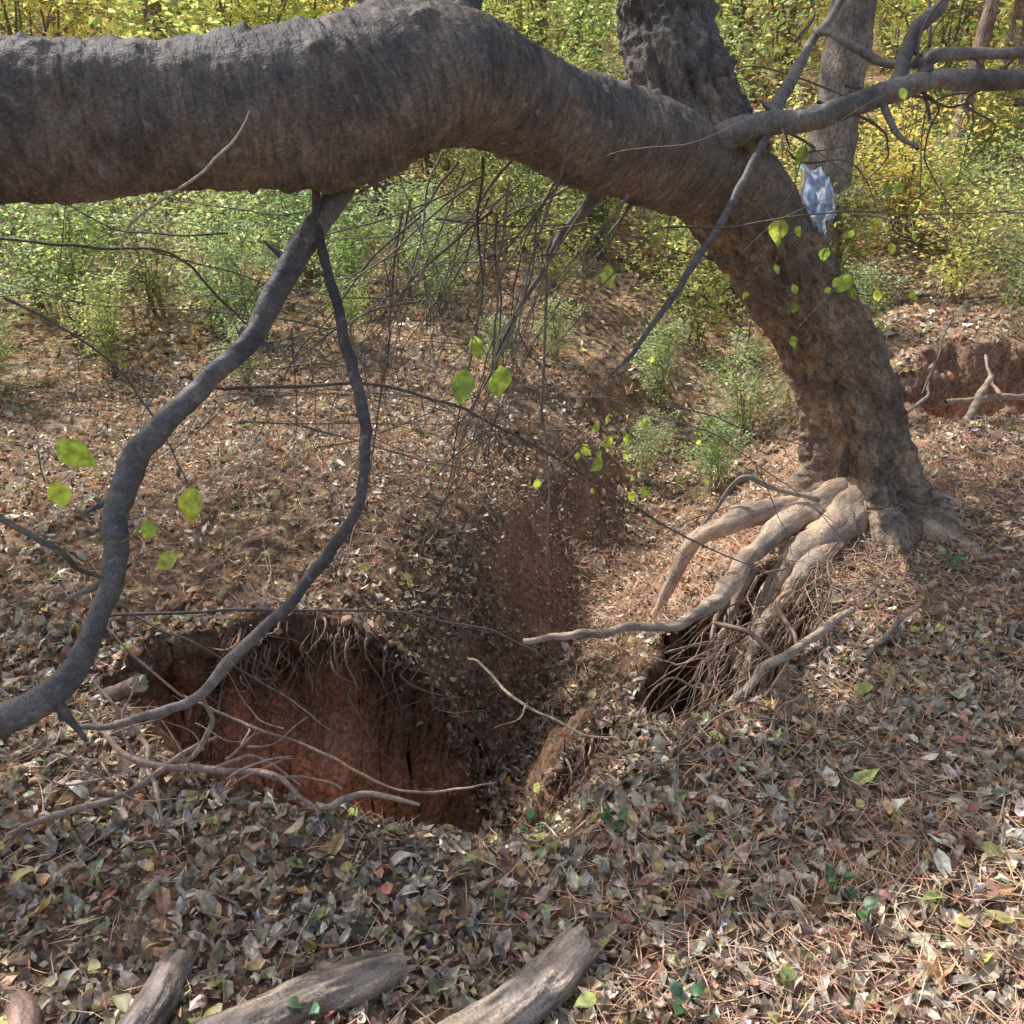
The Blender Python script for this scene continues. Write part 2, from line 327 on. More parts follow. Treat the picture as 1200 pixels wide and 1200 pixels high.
# ---------------------------------------------------------------- leaning tree
V3=lambda *a:np.array(a,float)
D=Vector((-.50,.44,.74)).normalized();Dn=np.array(D)
tree=mkobj('leaning_tree',None)
brn=np.array([.33,.25,.19]);gry=np.array([.185,.165,.155])
def col_trunk(V,t,bv):
    k=ss(.85,1.85,V[:,2]+.25*vn(V[:,0]*6,V[:,1]*6,V[:,2]*6,51))[:,None]
    low=ss(.25,.02,V[:,2])[:,None]
    c=brn*(1-k)+gry*k;c=c*(1-low)+np.array([.42,.32,.24])*low
    d=vn(bv[:,0]*30,bv[:,1]*30,bv[:,2]*9,52)[:,None];return c*(1+.35*d)
def dtrunk(TH,S,RR,bx,by,t):
    fl=ss(.16,.0,t)
    lobes=fl*.09*(np.cos(TH*3+1.0)+.7*np.cos(TH*5+.4)+.5*np.cos(TH*8+2))
    rough=ss(.55,.4,t)
    rid=1-abs(vn(bx*24,by*24,S*7,79))*2
    return lobes+RR*.07*vn(bx*5,by*5,S*3,53)+.012*rough*rid+(.006+.012*rough)*vn(bx*40,by*40,S*16,54)+(.004+.009*rough)*vn(bx*85,by*85,S*45,55)+.005*vn(bx*17,by*17,S*30,56)
mb=MB()
tube(mb,[(158,332,-35),(157,337,-16),(153,348,3),(149,354,27),(135,356,60),(111,349,92),(88,339,118),(69,329,140),(58,332,161),(53,340,180),(49,352,206),(42,382,245),(25,440,330),(-20,500,430),(-90,560,540)],
     [.40,.33,.245,.195,.178,.168,.168,.178,.158,.145,.135,.125,.11,.09,.05],sides=150,step=.010,disp=dtrunk,colfn=col_trunk)
mb.obj('trunk',[M_trunk],tree)
def col_limb(V,t,bv):
    c=np.array([.175,.157,.15])+0*V[:,:1];d=vn(bv[:,0]*7,bv[:,1]*7,bv[:,2]*5,57)[:,None]
    c=c*(1+.35*d);k=(ss(.6,.0,t)*.65)[:,None];return c*(1-k)+np.array([.29,.23,.185])*k
def dlimb(TH,S,RR,bx,by,t):
    w=.020*np.exp(-((t-.32)/.04)**2)+.012*np.exp(-((t-.52)/.02)**2)+.012*np.exp(-((t-.10)/.04)**2)
    wart=(vn(bx*22,by*22,S*22,88)-.66).clip(0)*.05
    return w+wart+RR*.10*vn(bx*5.5,by*5.5,S*3.2,58)+.008*vn(bx*16,by*16,S*20,59)+.005*vn(bx*18,by*18,S*75,60)+.003*vn(bx*110,by*110,S*110,61)
mb=MB()
tube(mb,[(100,338,112),(85,332,127),(58,323,141),(37,309,147),(18,294,152),(0,281,159),(-16,268,165),(-29,258,164),(-44,251,159),(-64,244,157),(-84,239,156),(-102,234,155),(-121,230,155),(-152,231,156),(-233,248,171),(-330,270,195),(-420,300,230)],
     [.10,.155,.165,.155,.152,.162,.186,.187,.184,.178,.176,.175,.175,.175,.165,.14,.06],sides=130,step=.010,disp=dlimb,colfn=col_limb)
def dsm(TH,S,RR,bx,by,t): return RR*.14*vn(bx*9,by*9,S*7,62)+RR*.08*vn(bx*30,by*30,S*40,63)+RR.clip(0,.03)*.07*vn(bx*90,by*90,S*90,66)
def col_g(V,t,bv): return np.array([.19,.17,.16])*(1+.3*vn(bv[:,0]*9,bv[:,1]*9,bv[:,2]*6,64)[:,None])
tube(mb,[(-22,262,158),(-18,268,168),(-15,280,182),(-10,294,200),(0,338,246),(10,400,320),(-10,470,420)],[.10,.085,.062,.052,.045,.04,.02],sides=36,step=.012,disp=dsm,colfn=col_g)
tube(mb,[(-26,262,162),(-38,298,184),(-54,329,203),(-90,390,260),(-160,450,340)],[.08,.05,.045,.035,.02],sides=30,step=.015,disp=dsm,colfn=col_g)
mb.obj('horizontal_limb',[M_limb],tree)
mb=MB()
bc=dict(colfn=lambda V,t,bv: np.array([.24,.22,.21])*(1+.3*vn(bv[:,0]*12,bv[:,1]*12,bv[:,2]*8,65)[:,None]),disp=dsm)
tube(mb,[(58,326,142),(70,314,149),(80,310,152),(97,307,155),(116,310,161),(132,311,165),(164,312,166),(216,315,174),(300,330,190)],[.03,.05,.040,.037,.036,.032,.030,.026,.01],sides=24,step=.010,wob=.004,**bc)
tube(mb,[(122,311,162),(129,323,179),(140,333,188),(150,352,206),(170,380,240)],[.028,.024,.02,.018,.01],sides=16,step=.015,wob=.004,**bc)
tube(mb,[(130,311,166),(132,313,172),(145,315,173),(164,315,174),(210,320,182)],[.025,.022,.019,.017,.012],sides=16,step=.015,wob=.004,**bc)
tube(mb,[(80,322,146),(87,328,154),(106,360,175),(126,391,194),(150,430,230)],[.03,.025,.018,.015,.008],sides=14,step=.015,wob=.005,**bc)
tube(mb,[(112,370,183),(115,351,179),(127,336,171),(131,315,170)],[.012,.013,.014,.016],sides=12,step=.015,wob=.006,**bc)
tube(mb,[(116,310,161),(121,300,150),(124,292,146)],[.012,.006],sides=8,step=.015,wob=.006,**bc)
for k in range(20):
    a=np.array([R.uniform(80,190),R.uniform(305,330),R.uniform(152,178)]);d=np.array([R.uniform(-20,40),R.uniform(-10,30),R.uniform(-30,45)])
    tube(mb,[a,a+d*.5+R.normal(0,5,3),a+d+R.normal(0,5,3),a+d*1.6+R.normal(0,9,3)],[.006,.0015],sides=6,step=.02,wob=.006,col=(.2,.175,.16))
mb.obj('side_branches',[M_branch],tree)
mb=MB()
hb=dict(colfn=lambda V,t,bv: np.array([.185,.175,.175])*(1+.3*vn(bv[:,0]*12,bv[:,1]*12,bv[:,2]*8,67)[:,None]),disp=dsm)
A=[(-30,280,160),(-39,271,149),(-47,260,139),(-59,247,121),(-70,232,102),(-80,222,93),(-91,212,82),(-97,201,71),(-96,191,62),(-96,182,53),(-100,172,43),(-104,164,38),(-113,157,36),(-128,151,33),(-170,140,25)]
tube(mb,A,[.042,.041,.036,.031,.030,.029,.030,.031,.027,.025,.028,.032,.034,.034,.03],sides=32,step=.008,wob=.006,**hb)
B=[(-52,250,155),(-52,254,149),(-52,250,128),(-47,239,109),(-42,228,93),(-39,219,78),(-40,209,65),(-48,204,53),(-58,198,41),(-72,193,30),(-81,188,20),(-95,182,17),(-109,177,18)]
tube(mb,B,[.018,.013,.013,.014,.015,.015,.014,.016,.015,.016,.013,.010,.006],sides=20,step=.008,wob=.007,**{**hb,'colfn':lambda V,t,bv:np.array([.13,.12,.12])+0*V[:,:1]+(ss(.6,.9,t)[:,None]*np.array([.18,.14,.13]))})
tube(mb,[(85,330,158),(85,317,154),(71,292,136),(57,278,117),(43,264,100),(28,252,85)],[.012,.013,.012,.011,.009,.004],sides=12,step=.010,wob=.006,**hb)
tube(mb,[(33,300,145),(29,303,135),(19,313,121),(10,311,106),(-3,306,83),(-8,300,70)],[.026,.024,.017,.011,.006,.003],sides=12,step=.012,wob=.008,**hb)
tube(mb,[(-58,214,158),(-62,211,151),(-68,209,146),(-85,209,135),(-90,208,125)],[.0015,.0028,.003,.0028,.0012],sides=7,step=.012,wob=.007,col=(.5,.44,.37))
for q_ in [(-97,201,71,-9,2,-5),(-96,185,56,-8,-2,-3),(-72,234,104,7,-2,-4),(-104,164,38,6,-3,-9),(-60,246,120,-6,2,4)]:
    a=np.array(q_[:3],float);d=np.array(q_[3:],float);tube(mb,[a,a+d*.6,a+d*1.2],[.015,.004],sides=10,step=.01,wob=.003,**hb)
mb.obj('hanging_branches',[M_branch],tree)
# twig tangle
mb=MB();dk=(.17,.145,.13)
def twig(a,d,L,r,dep=0,droop=-.25,c=dk,sd=5):
    d=d/np.linalg.norm(d);pts=[a];q=a.copy();n=6
    for j in range(n):
        d=d+R.normal(0,.13,3)+np.array([0,0,droop*.25]);d/=np.linalg.norm(d);q=q+d*L/n;pts.append(q)
        if dep>0 and j>0 and R.random()<.75: twig(q,d+R.normal(0,.55,3),L*R.uniform(.3,.6),r*.55,dep-1,droop,c,sd)
    tube(mb,pts,np.linspace(r,r*.25,len(pts)),sides=sd,step=.03,col=np.array(c)*R.uniform(.6,1.8),wob=.005,cm=1)
for k in range(27):
    twig(V3(R.uniform(-.35,.55),R.uniform(2.7,3.25),R.uniform(1.25,1.45)),V3(R.uniform(-1.3,.0),R.uniform(-.3,.4),R.uniform(-1,-.3)),R.uniform(.6,1.2),R.uniform(.0028,.0060),2)
for k in range(20):
    twig(V3(R.uniform(-1.1,.6),R.uniform(2.6,3.2),R.uniform(.55,1.35)),V3(R.choice([-1,1]),R.uniform(-.3,.3),R.uniform(-.2,.15)),R.uniform(.7,1.4),R.uniform(.0025,.0042),1,-.05)
for k in range(5):
    twig(V3(R.uniform(.5,1.0),R.uniform(3.0,3.3),R.uniform(1.2,1.5)),V3(R.uniform(-.5,.5),-.3,-1),R.uniform(.3,.6),.003,1)
tw=dict(sides=6,step=.02,wob=.007,col=dk)
tube(mb,[(-95,245,88),(-83,251,83),(-42,261,81),(-11,266,69),(23,277,45),(60,278,22),(85,272,12)],[.005,.006,.006,.005,.004,.004,.002],**tw)
tube(mb,[(13,311,120),(12,307,109),(10,288,67),(13,277,44),(12,263,15)],[.008,.006,.005,.004,.002],**{**tw,'col':(.3,.25,.21)})
tube(mb,[(-190,275,125),(-145,269,123),(-123,268,120),(-100,268,119),(-86,271,102),(-78,272,92)],[.006,.005,.005,.004,.004,.002],**tw)
tube(mb,[(-160,190,92),(-123,182,77),(-104,178,68),(-96,183,57)],[.009,.008,.007,.005],**tw)
tube(mb,[(-112,200,36),(-104,206,33),(-65,215,29),(-25,223,22),(5,225,10),(20,222,-8)],[.004,.0045,.004,.003,.003,.002],**tw)
tube(mb,[(-104,206,33),(-85,200,28),(-60,196,12),(-45,190,4)],[.004,.002],**tw)
tube(mb,[(-170,300,100),(-140,300,78),(-120,292,50),(-108,280,25)],[.005,.002],**tw)
mb.obj('dead_twigs',[M_branch],tree)
# roots
def gz(x,y,o=0): return float(terr(x/100,y/100))*100+o
mb=MB();RC=np.array([.58,.46,.36])
def rcol(V,t,bv):
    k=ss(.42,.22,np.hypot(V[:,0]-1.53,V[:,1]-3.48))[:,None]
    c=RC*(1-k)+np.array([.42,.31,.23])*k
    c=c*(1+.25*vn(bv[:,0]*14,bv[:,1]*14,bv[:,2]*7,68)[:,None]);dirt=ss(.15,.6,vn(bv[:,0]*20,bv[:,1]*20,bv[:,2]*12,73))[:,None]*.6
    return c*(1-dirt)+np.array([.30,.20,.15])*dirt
rc=dict(colfn=rcol,disp=lambda TH,S,RR,bx,by,t: RR*.28*vn(bx*9,by*9,S*6,69)+RR*.10*vn(bx*40,by*40,S*12,70)+RR.clip(0,.03)*.1*vn(bx*90,by*90,S*30,74))
def rt(pts,rad,sd=20,**k): tube(mb,pts,rad,sides=sd,step=.010,wob=.010,**{**rc,**k})
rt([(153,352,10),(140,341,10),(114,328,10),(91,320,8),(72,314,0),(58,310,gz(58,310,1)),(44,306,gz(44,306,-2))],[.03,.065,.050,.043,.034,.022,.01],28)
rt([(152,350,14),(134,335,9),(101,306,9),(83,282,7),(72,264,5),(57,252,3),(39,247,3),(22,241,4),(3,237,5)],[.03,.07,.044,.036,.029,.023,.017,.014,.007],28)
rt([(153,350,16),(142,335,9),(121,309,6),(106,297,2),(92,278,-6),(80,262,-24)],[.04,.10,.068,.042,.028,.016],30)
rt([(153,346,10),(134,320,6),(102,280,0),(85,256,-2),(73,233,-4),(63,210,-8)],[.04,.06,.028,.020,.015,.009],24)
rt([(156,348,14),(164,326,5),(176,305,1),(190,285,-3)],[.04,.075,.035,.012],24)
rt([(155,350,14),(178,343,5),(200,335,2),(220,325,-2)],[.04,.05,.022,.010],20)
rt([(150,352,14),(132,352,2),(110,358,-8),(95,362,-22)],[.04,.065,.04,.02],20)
rt([(104,296,-2),(92,284,-8),(84,268,-22),(80,262,-40)],[.022,.010],14)
rt([(88,285,6),(80,276,-8),(72,268,-24),(66,262,-44)],[.018,.008],14)
rt([(76,268,4),(70,260,-8),(68,252,-28)],[.014,.006],12)
rt([(57,202,2),(65,210,3),(76,220,5),(95,238,5),(114,254,6)],[.009,.012,.014,.013,.009],14,colfn=lambda V,t,bv:np.array([.56,.45,.35])+0*V[:,:1])
for k in range(190):
    t=R.random();a=V3(1.28-.62*t+R.normal(0,.07),3.05-.85*t+R.normal(0,.10),.05+R.uniform(-.05,.05));e=V3(.88-.4*t+R.normal(0,.16),2.75-.65*t+R.normal(0,.16),0);e[2]=float(terr(e[0],e[1]))+R.uniform(-.02,.05)
    if R.random()<.4: e=a+V3(R.uniform(-.5,-.1),R.uniform(-.6,-.1),0);e[2]=float(terr(e[0],e[1]))+.01
    m_=(a+e)/2+R.normal(0,.05,3);r=R.choice([.0015,.0026,.0045,.008],p=[.5,.3,.14,.06])
    tube(mb,[a,(a+m_)/2+R.normal(0,.02,3),m_,e],[r,r,r*.8,r*.4],sides=6,step=.022,wob=.012,col=RC*R.uniform(.4,1.0)*np.array([1,.86,.8]),cm=1)
mb.obj('exposed_roots',[M_root],tree)
# unseen crown shaped to dapple the ground; clusters that would shade SPOT areas dropped
SPOT=[(1.0,3.1,.75),(.8,3.9,.7),(1.9,2.7,.65),(1.5,2.2,.5),(1.0,1.9,.4),(-1.5,4.4,.9),(-.5,4.2,.7),(.55,2.6,.45),(-.6,2.4,.4),(.6,1.3,.35),(1.5,3.9,.4)]
def sunlit_ok(c):
    g=c-Dn*(c[:,2:3]/Dn[2]);ok=np.ones(len(c),bool)
    for x,y,r in SPOT: ok&=np.hypot(g[:,0]-x,g[:,1]-y)>r
    return ok
def crown(mb,cx,cy,cz,rx,ry,rz,ncl,per,sz,cols,w,spread=.4,hi=0,mat=0,filt=False):
    c=rdir(ncl)*(R.random((ncl,1))**.45)*np.array([rx,ry,rz])+np.array([cx,cy,cz])
    if filt: c=c[sunlit_ok(c)];ncl=len(c)
    pos=np.repeat(c,per,0)+R.normal(0,spread,(ncl*per,3))*np.array([1,1,.55]);n=len(pos)
    L=R.uniform(.7,1.25,n)*sz
    leaves(mb,pos,rdir(n),unit(R.normal(0,.6,(n,3))+np.array([0,0,1])),L,L*.6,R.uniform(-.3,.4,n),R.uniform(-.2,.1,n),pal(n,cols,w,.2),hi,mat)
    return c
GC=[(.12,.16,.05),(.17,.21,.05),(.25,.26,.06),(.34,.30,.07)]
mb=MB()
cs=list(crown(mb,-3.6,6.0,6.3,3.8,2.6,1.3,60,110,.11,GC,[4,4,3,1],.20,filt=True))+list(crown(mb,-4.6,3.0,3.6,1.2,1.4,.8,5,80,.09,GC,[4,4,3,1],.2,filt=True))
mb.obj('crown',[M_canopy],tree)
mb=MB()
for c in cs[::2]:
    s0=V3(-.9,5.6,5.4) if c[0]>-4 and c[2]>4.4 else V3(-4.2,3.0,2.3)
    tube(mb,[s0,(s0*.6+c*.4)+R.normal(0,.15,3),c],[.025,.006],sides=6,step=.15,col=(.15,.13,.12),cm=1)
mb.obj('crown_limbs',[M_branch],tree)
# foreground green leaves + their twigs
mb=MB();LG=np.array([(.38,.52,.10),(.46,.58,.12),(.31,.46,.09)])
near=[(-.11,1.93,1.01,.085),(-.03,1.94,1.02,.082),(-.08,1.97,1.09,.06),(-.93,1.78,.91,.10),(-.97,1.74,.83,.068),(-.69,1.73,.81,.085),(-.74,1.68,.70,.06),(-.78,1.71,.76,.05),(.78,2.71,1.25,.075),(.85,2.80,1.45,.06),(1.01,2.74,1.09,.07),(.29,2.75,1.11,.07),(.42,2.7,1.22,.05),(.95,2.78,1.17,.045),(1.06,2.8,1.05,.05),(.92,2.9,.98,.04),(.23,2.6,.60,.055),(.30,2.62,.62,.05),(.36,2.6,.64,.05),(.27,2.6,.55,.06),(1.12,2.8,1.35,.05),(.78,3.0,1.0,.04)]
for k in range(50):
    b=near[8+R.integers(0,14)];near.append((b[0]+R.normal(0,.15)+.05,b[1]+R.normal(0,.08)-.05,b[2]+R.normal(0,.13),R.uniform(.018,.042)))
P_=np.array([q[:3] for q in near]);L=np.array([q[3] for q in near]);n=len(L)
F=unit(np.stack([R.normal(0,.45,n),R.normal(0,.3,n),-np.ones(n)*.9],-1));U=unit(np.stack([R.normal(0,.35,n),-np.ones(n),R.uniform(.2,.9,n)],-1))
leaves(mb,P_,F,U,L,L*R.uniform(.55,.78,n),R.uniform(.05,.35,n),R.uniform(-.12,.12,n),LG[R.integers(0,3,n)]*R.uniform(.85,1.2,(n,1)),2)
def st(a,b,r=.0013,sag=.04,c=(.22,.2,.1)):
    a,b=np.array(a,float),np.array(b,float);m_=(a+b)/2+np.array([0,0,-sag])+R.normal(0,.01,3);tube(mb,[a,m_,b],[r*1.6,r*.8],sides=5,step=.02,col=c,mat=1,wob=.003,cm=1)
tops=P_-F*L[:,None]*.5
st((-.30,2.35,1.48),tops[2]);st(tops[2],tops[0],.001,.01);st(tops[2],tops[1],.001,.01)
st((-1.25,2.0,1.05),tops[3]);st(tops[3]+V3(-.05,0,-.03),tops[4]);st((-1.0,1.8,.70),tops[7]);st(tops[7],tops[6],.001,.01);st(tops[7]+V3(0,0,.02),tops[5],.001,.0)
st((.85,3.05,1.52),tops[9],.002);st(tops[9],tops[8],.0016);st(tops[8],tops[10],.0015);st(tops[10],tops[14],.0012);st(tops[8],tops[13]);st(tops[9],tops[20]);st((.29,2.95,1.35),tops[11]);st((.40,2.95,1.36),tops[12])
st((.12,2.77,.50),tops[16]);st(tops[16],tops[18]);st(tops[16],tops[19]);st(tops[16],tops[17]);st(tops[13],tops[15]);st(tops[15],tops[21])
for k in range(22,len(near)):
    j=np.argmin(((P_[:22]-P_[k])**2).sum(1));st(tops[j],tops[k],.0007,.0)
mb.obj('fresh_leaves',[M_green,M_branch],tree)
# ---------------------------------------------------------------- ground sticks
mb=MB();rr=(.48,.34,.29)
def add(pts,r,c=rr): tube(mb,pts,np.array(r)*.85,sides=8,step=.012,col=c,wob=.009,disp=lambda TH,S,RR,bx,by,t:RR*.2*vn(bx*30,by*30,S*20,71))
add([(-111,188,14),(-97,178,6),(-76,177,5),(-60,175,5),(-46,166,1)],[.006,.010,.011,.010,.006])
add([(-111,195,20),(-102,190,10),(-95,184,5),(-90,172,4),(-83,160,2)],[.004,.008,.008,.005])
add([(-81,190,20),(-79,186,12),(-82,181,6),(-90,178,5)],[.004,.009,.009,.006],(.5,.38,.3))
add([(-118,157,2),(-113,160,3),(-95,170,4),(-85,181,7),(-78,186,9)],[.005,.010,.009,.005])
add([(-112,206,30),(-84,195,12),(-60,190,5),(-30,180,-4),(-5,174,3)],[.003,.005,.005,.003],(.42,.28,.22))
add([(-48,167,3),(-44,166,4),(-36,170,4),(-23,168,2)],[.007,.010,.010,.005],(.48,.38,.3))
add([(-76,177,5),(-66,184,3),(-55,180,-3)],[.007,.004])
add([(-95,177,5),(-100,186,15),(-98,192,24)],[.006,.002])
add([(-60,175,5),(-52,180,0),(-44,178,-3)],[.006,.003])
for k in range(16):
    a=V3(R.uniform(-115,-55),R.uniform(168,195),R.uniform(2,10));d=V3(R.uniform(-25,25),R.uniform(-12,12),R.uniform(-3,14));add([a,a+d*.5+R.normal(0,2,3),a+d],[R.uniform(.002,.005),.0012],np.array(rr)*R.uniform(.6,1.2))
mb.obj('fallen_branch',[M_branch])
mb=MB();add([(-14,242,-5),(-11,237,-4),(5,214,-3),(21,198,0),(32,192,1)],[.003,.006,.005,.004,.002],(.45,.34,.27));add([(5,214,-3),(2,205,-2),(-5,200,0)],[.004,.002],(.4,.3,.24));mb.obj('fallen_branch',[M_branch])
mb=MB();add([(108,230,gz(108,230,2)),(124,246,gz(124,246,3)),(140,263,gz(140,263,3))],[.010,.012,.006],(.4,.31,.25));mb.obj('fallen_branch',[M_branch])
mb=MB();add([(214,410,6),(240,440,16),(262,470,22)],[.02,.024,.02],(.45,.36,.28));mb.obj('fallen_branch',[M_branch])
mb=MB();add([(232,455,12),(270,462,14),(320,466,12)],[.02,.022,.016],(.4,.31,.25));add([(240,440,10),(280,470,-2),(310,480,8)],[.014,.01],(.4,.31,.25));add([(260,440,6),(268,470,12),(272,500,26)],[.016,.01],(.4,.31,.25));mb.obj('fallen_branch',[M_branch])
mb=MB();add([(228,470,22),(216,445,18),(201,434,14),(186,432,10)],[.007,.010,.010,.006],(.36,.31,.27));add([(214,448,20),(222,452,45),(226,455,60)],[.008,.004],(.36,.31,.27));mb.obj('fallen_branch',[M_branch])
mb=MB();add([(78,328,gz(78,328,22)),(89,323,24),(106,321,20),(121,320,16)],[.005,.012,.013,.012],(.32,.28,.25));mb.obj('dead_branch',[M_branch])
mb=MB();tube(mb,[(-122,216,-2),(-113,210,5),(-104,204,12)],[.028,.024,.026],sides=24,step=.008,col=(.2,.15,.13),disp=dsm,cap=True,capc=(.7,.6,.5));mb.obj('broken_branch_stub',[M_branch])
mb=MB()
for k in range(420):
    y=.95+3.2*R.random()**1.3;x=R.uniform(-1.7,2.5);a=R.uniform(0,6.28);L=R.uniform(.06,.28)
    pts=[]
    for j in (-.5,-.15,.2,.5):
        xx,yy=x+math.cos(a)*L*j+R.normal(0,.008),y+math.sin(a)*L*j+R.normal(0,.008);pts.append((xx,yy,float(terr(xx,yy))+R.uniform(.008,.03)))
    if min(q_[2] for q_ in pts)<-.25: continue
    r=R.uniform(.001,.0035);tube(mb,pts,[r,r*.6],sides=5,step=.03,col=np.array([.38,.29,.23])*R.uniform(.5,1.6),cm=1)
mb.obj('ground_twigs',[M_branch])
mb=MB()
for k in range(320):
    x=R.uniform(-1.15,.3);y=2.47-.27*abs((x+.45)/.7)**2.5+R.normal(0,.02);z=float(terr(x,y+.03))
    L=R.uniform(.05,.36);tube(mb,[(x,y+.05,z-.01),(x+R.normal(0,.02),y-.03,z-.02),(x+R.normal(0,.05),y-R.uniform(-.02,.06),z-L*.5),(x+R.normal(0,.08),y+R.uniform(-.06,.05),z-L)],[.002,.0007] if R.random()<.8 else [.006,.0015],sides=4,step=.03,col=np.array([.27,.19,.145])*R.uniform(.4,1.8),wob=.010,cm=1)
mb.obj('hanging_rootlets',[M_root])
# ---------------------------------------------------------------- logs
def log(pts,r,seed,c=(.25,.20,.165)):
    mb=MB()
    def d(TH,S,RR,bx,by,t):
        rid=1-abs(vn(bx*34,by*34,S*4,seed+7))*2
        return RR*.12*vn(bx*10,by*10,S*6,seed)+.004*rid+.006*vn(bx*50,by*50,S*9,seed+1)+.004*vn(bx*120,by*120,S*25,seed+2)
    def cf(V,t,bv): return np.array(c)*(1+.5*vn(bv[:,0]*30,bv[:,1]*30,bv[:,2]*4,seed+3)[:,None])*(1+.3*vn(bv[:,0]*90,bv[:,1]*90,bv[:,2]*10,seed+4)[:,None])
    tube(mb,pts,r,sides=96,step=.005,disp=d,colfn=cf,cap=True,wob=.006,capc=(.42,.32,.23));mb.obj('fallen_log',[M_log])
log([(15,130,gz(15,129,2.5)),(0,117,gz(0,117,3)),(-14,105,gz(-14,106,3)),(-28,93,3.5)],[.044,.048,.052,.052],80,(.40,.335,.29))
log([(-22,127,gz(-22,126,1)),(-37,119,gz(-37,119,2)),(-52,108,gz(-52,108,2)),(-68,98,2)],[.036,.048,.052,.052],90,(.35,.285,.24))
log([(-67,127,gz(-67,126,1)),(-69,117,gz(-69,117,2)),(-72,104,gz(-72,104,2)),(-76,92,2)],[.028,.032,.036,.036],100,(.33,.26,.22))
mb=MB();tube(mb,[(-100,120,gz(-100,120,-1)),(-93,112,gz(-93,112,1)),(-90,104,1)],[.02,.03,.03],sides=30,step=.01,col=(.38,.24,.19),disp=dsm,cap=True);mb.obj('bark_chunk',[M_log])
# ---------------------------------------------------------------- bright leaves & seedlings on ground
mb=MB()
gy=[(-.86,1.53,.05),(-1.11,1.47,.06),(-.75,1.15,.05),(-.42,1.38,.05),(1.04,2.14,.085),(.69,1.70,.05),(-.58,1.11,.07),(.30,1.45,.05),(-.1,1.55,.045),(.9,1.35,.07),(1.0,1.3,.06),(-.95,1.1,.05),(.55,1.2,.05),(.2,1.3,.045),(-.3,1.62,.04),(1.2,1.9,.05),(.8,1.95,.05),(-.5,1.5,.05)]
for k in range(110): gy.append((R.uniform(-1.4,1.8),R.uniform(1.05,3.2),R.uniform(.025,.055)))
g=np.array(gy);n=len(g);nn,sl=tnorm(g[:,0],g[:,1]);pos=np.stack([g[:,0],g[:,1],terr(g[:,0],g[:,1])],-1)+nn*.028
leaves(mb,pos,rdir(n)*np.array([1,1,.15]),unit(nn+.25*R.standard_normal((n,3))),g[:,2],g[:,2]*.6,R.uniform(0,.4,n),R.uniform(-.15,.15,n),pal(n,[(.55,.6,.22),(.44,.5,.22),(.66,.64,.32),(.58,.27,.27)],[4,4,4,1.2]),2)
mb.obj('fallen_green_leaves',[M_green])
for (x,y) in [(.05,1.74),(.70,1.40),(.73,1.33),(.33,1.15),(1.63,2.88),(-.39,1.14),(1.3,1.1),(.25,1.62)]:
    mb=MB();z=float(terr(x,y));n=6;a=R.uniform(0,6.28)+np.arange(n)*2.1;b=np.stack([np.cos(a),np.sin(a),.5+0*a],-1)
    pos=V3(x,y,z+.045)+b*np.array([.024,.024,.012])+np.array([0,0,1])*R.uniform(-.01,.02,(n,1));L=R.uniform(.026,.044,n)
    leaves(mb,pos,b,np.tile([0,0,1.],(n,1))+.2*R.standard_normal((n,3)),L,L*.7,R.uniform(0,.3,n),R.uniform(-.2,0,n),pal(n,[(.10,.21,.13),(.12,.25,.12)],[1,1],.1),2)
    for k in range(n): tube(mb,[(x,y,z),(x+b[k,0]*.01,y+b[k,1]*.01,z+.03),tuple(pos[k])],[.0012,.0008],sides=4,step=.02,col=(.1,.16,.05),mat=1,cm=1)
    mb.obj('ivy_seedling',[M_green,M_branch])
# ---------------------------------------------------------------- blue plastic bag caught on the trunk
def bag():
    m,nt,nd,ln=newmat('blue_plastic')
    tc=nd('ShaderNodeTexCoord');n=nd('ShaderNodeTexNoise');ln(tc.outputs['Object'],n.inputs[0]);n.inputs['Scale'].default_value=14
    c=ramp(nd,ln,n.outputs[0],[(.35,(.36,.50,.78)),(.65,(.70,.77,.88))])
    pr=nd('ShaderNodeBsdfPrincipled');ln(c,pr.inputs['Base Color']);pr.inputs['Roughness'].default_value=.35
    t=nd('ShaderNodeBsdfTranslucent');ln(c,t.inputs[0]);mx=nd('ShaderNodeMixShader');mx.inputs[0].default_value=.4;ln(pr.outputs[0],mx.inputs[1]);ln(t.outputs[0],mx.inputs[2])
    o=nd('ShaderNodeOutputMaterial');ln(mx.outputs[0],o.inputs[0])
    mb=MB();k=36;a,b=np.meshgrid(np.linspace(0,1,k),np.linspace(0,1,k))
    x=1.02+.16*a*(1-.45*b)+.06*b;z=1.39-.25*b-.05*a+.02*vn(a*6,b*6,0,3)
    y=3.36+.03*vn(a*5,b*5,0,1)+.025*vn(a*12,b*9,0,2)+.012*vn(a*25,b*25,0,4)+.04*a
    i=np.arange(k*k).reshape(k,k);fc=np.stack([i[:-1,:-1],i[:-1,1:],i[1:,1:],i[1:,:-1]],-1).reshape(-1,4)
    ca,cb=a[:-1,:-1].ravel(),b[:-1,:-1].ravel();keep=~(((ca>.8+.2*vn(cb*6,0,0,8)))|((cb>.85+.15*vn(ca*6,0,0,9))))
    mb.add(np.stack([x,y,z],-1).reshape(-1,3),[fc[keep]],(1,1,1));mb.obj('blue_plastic_bag',[m])
bag()
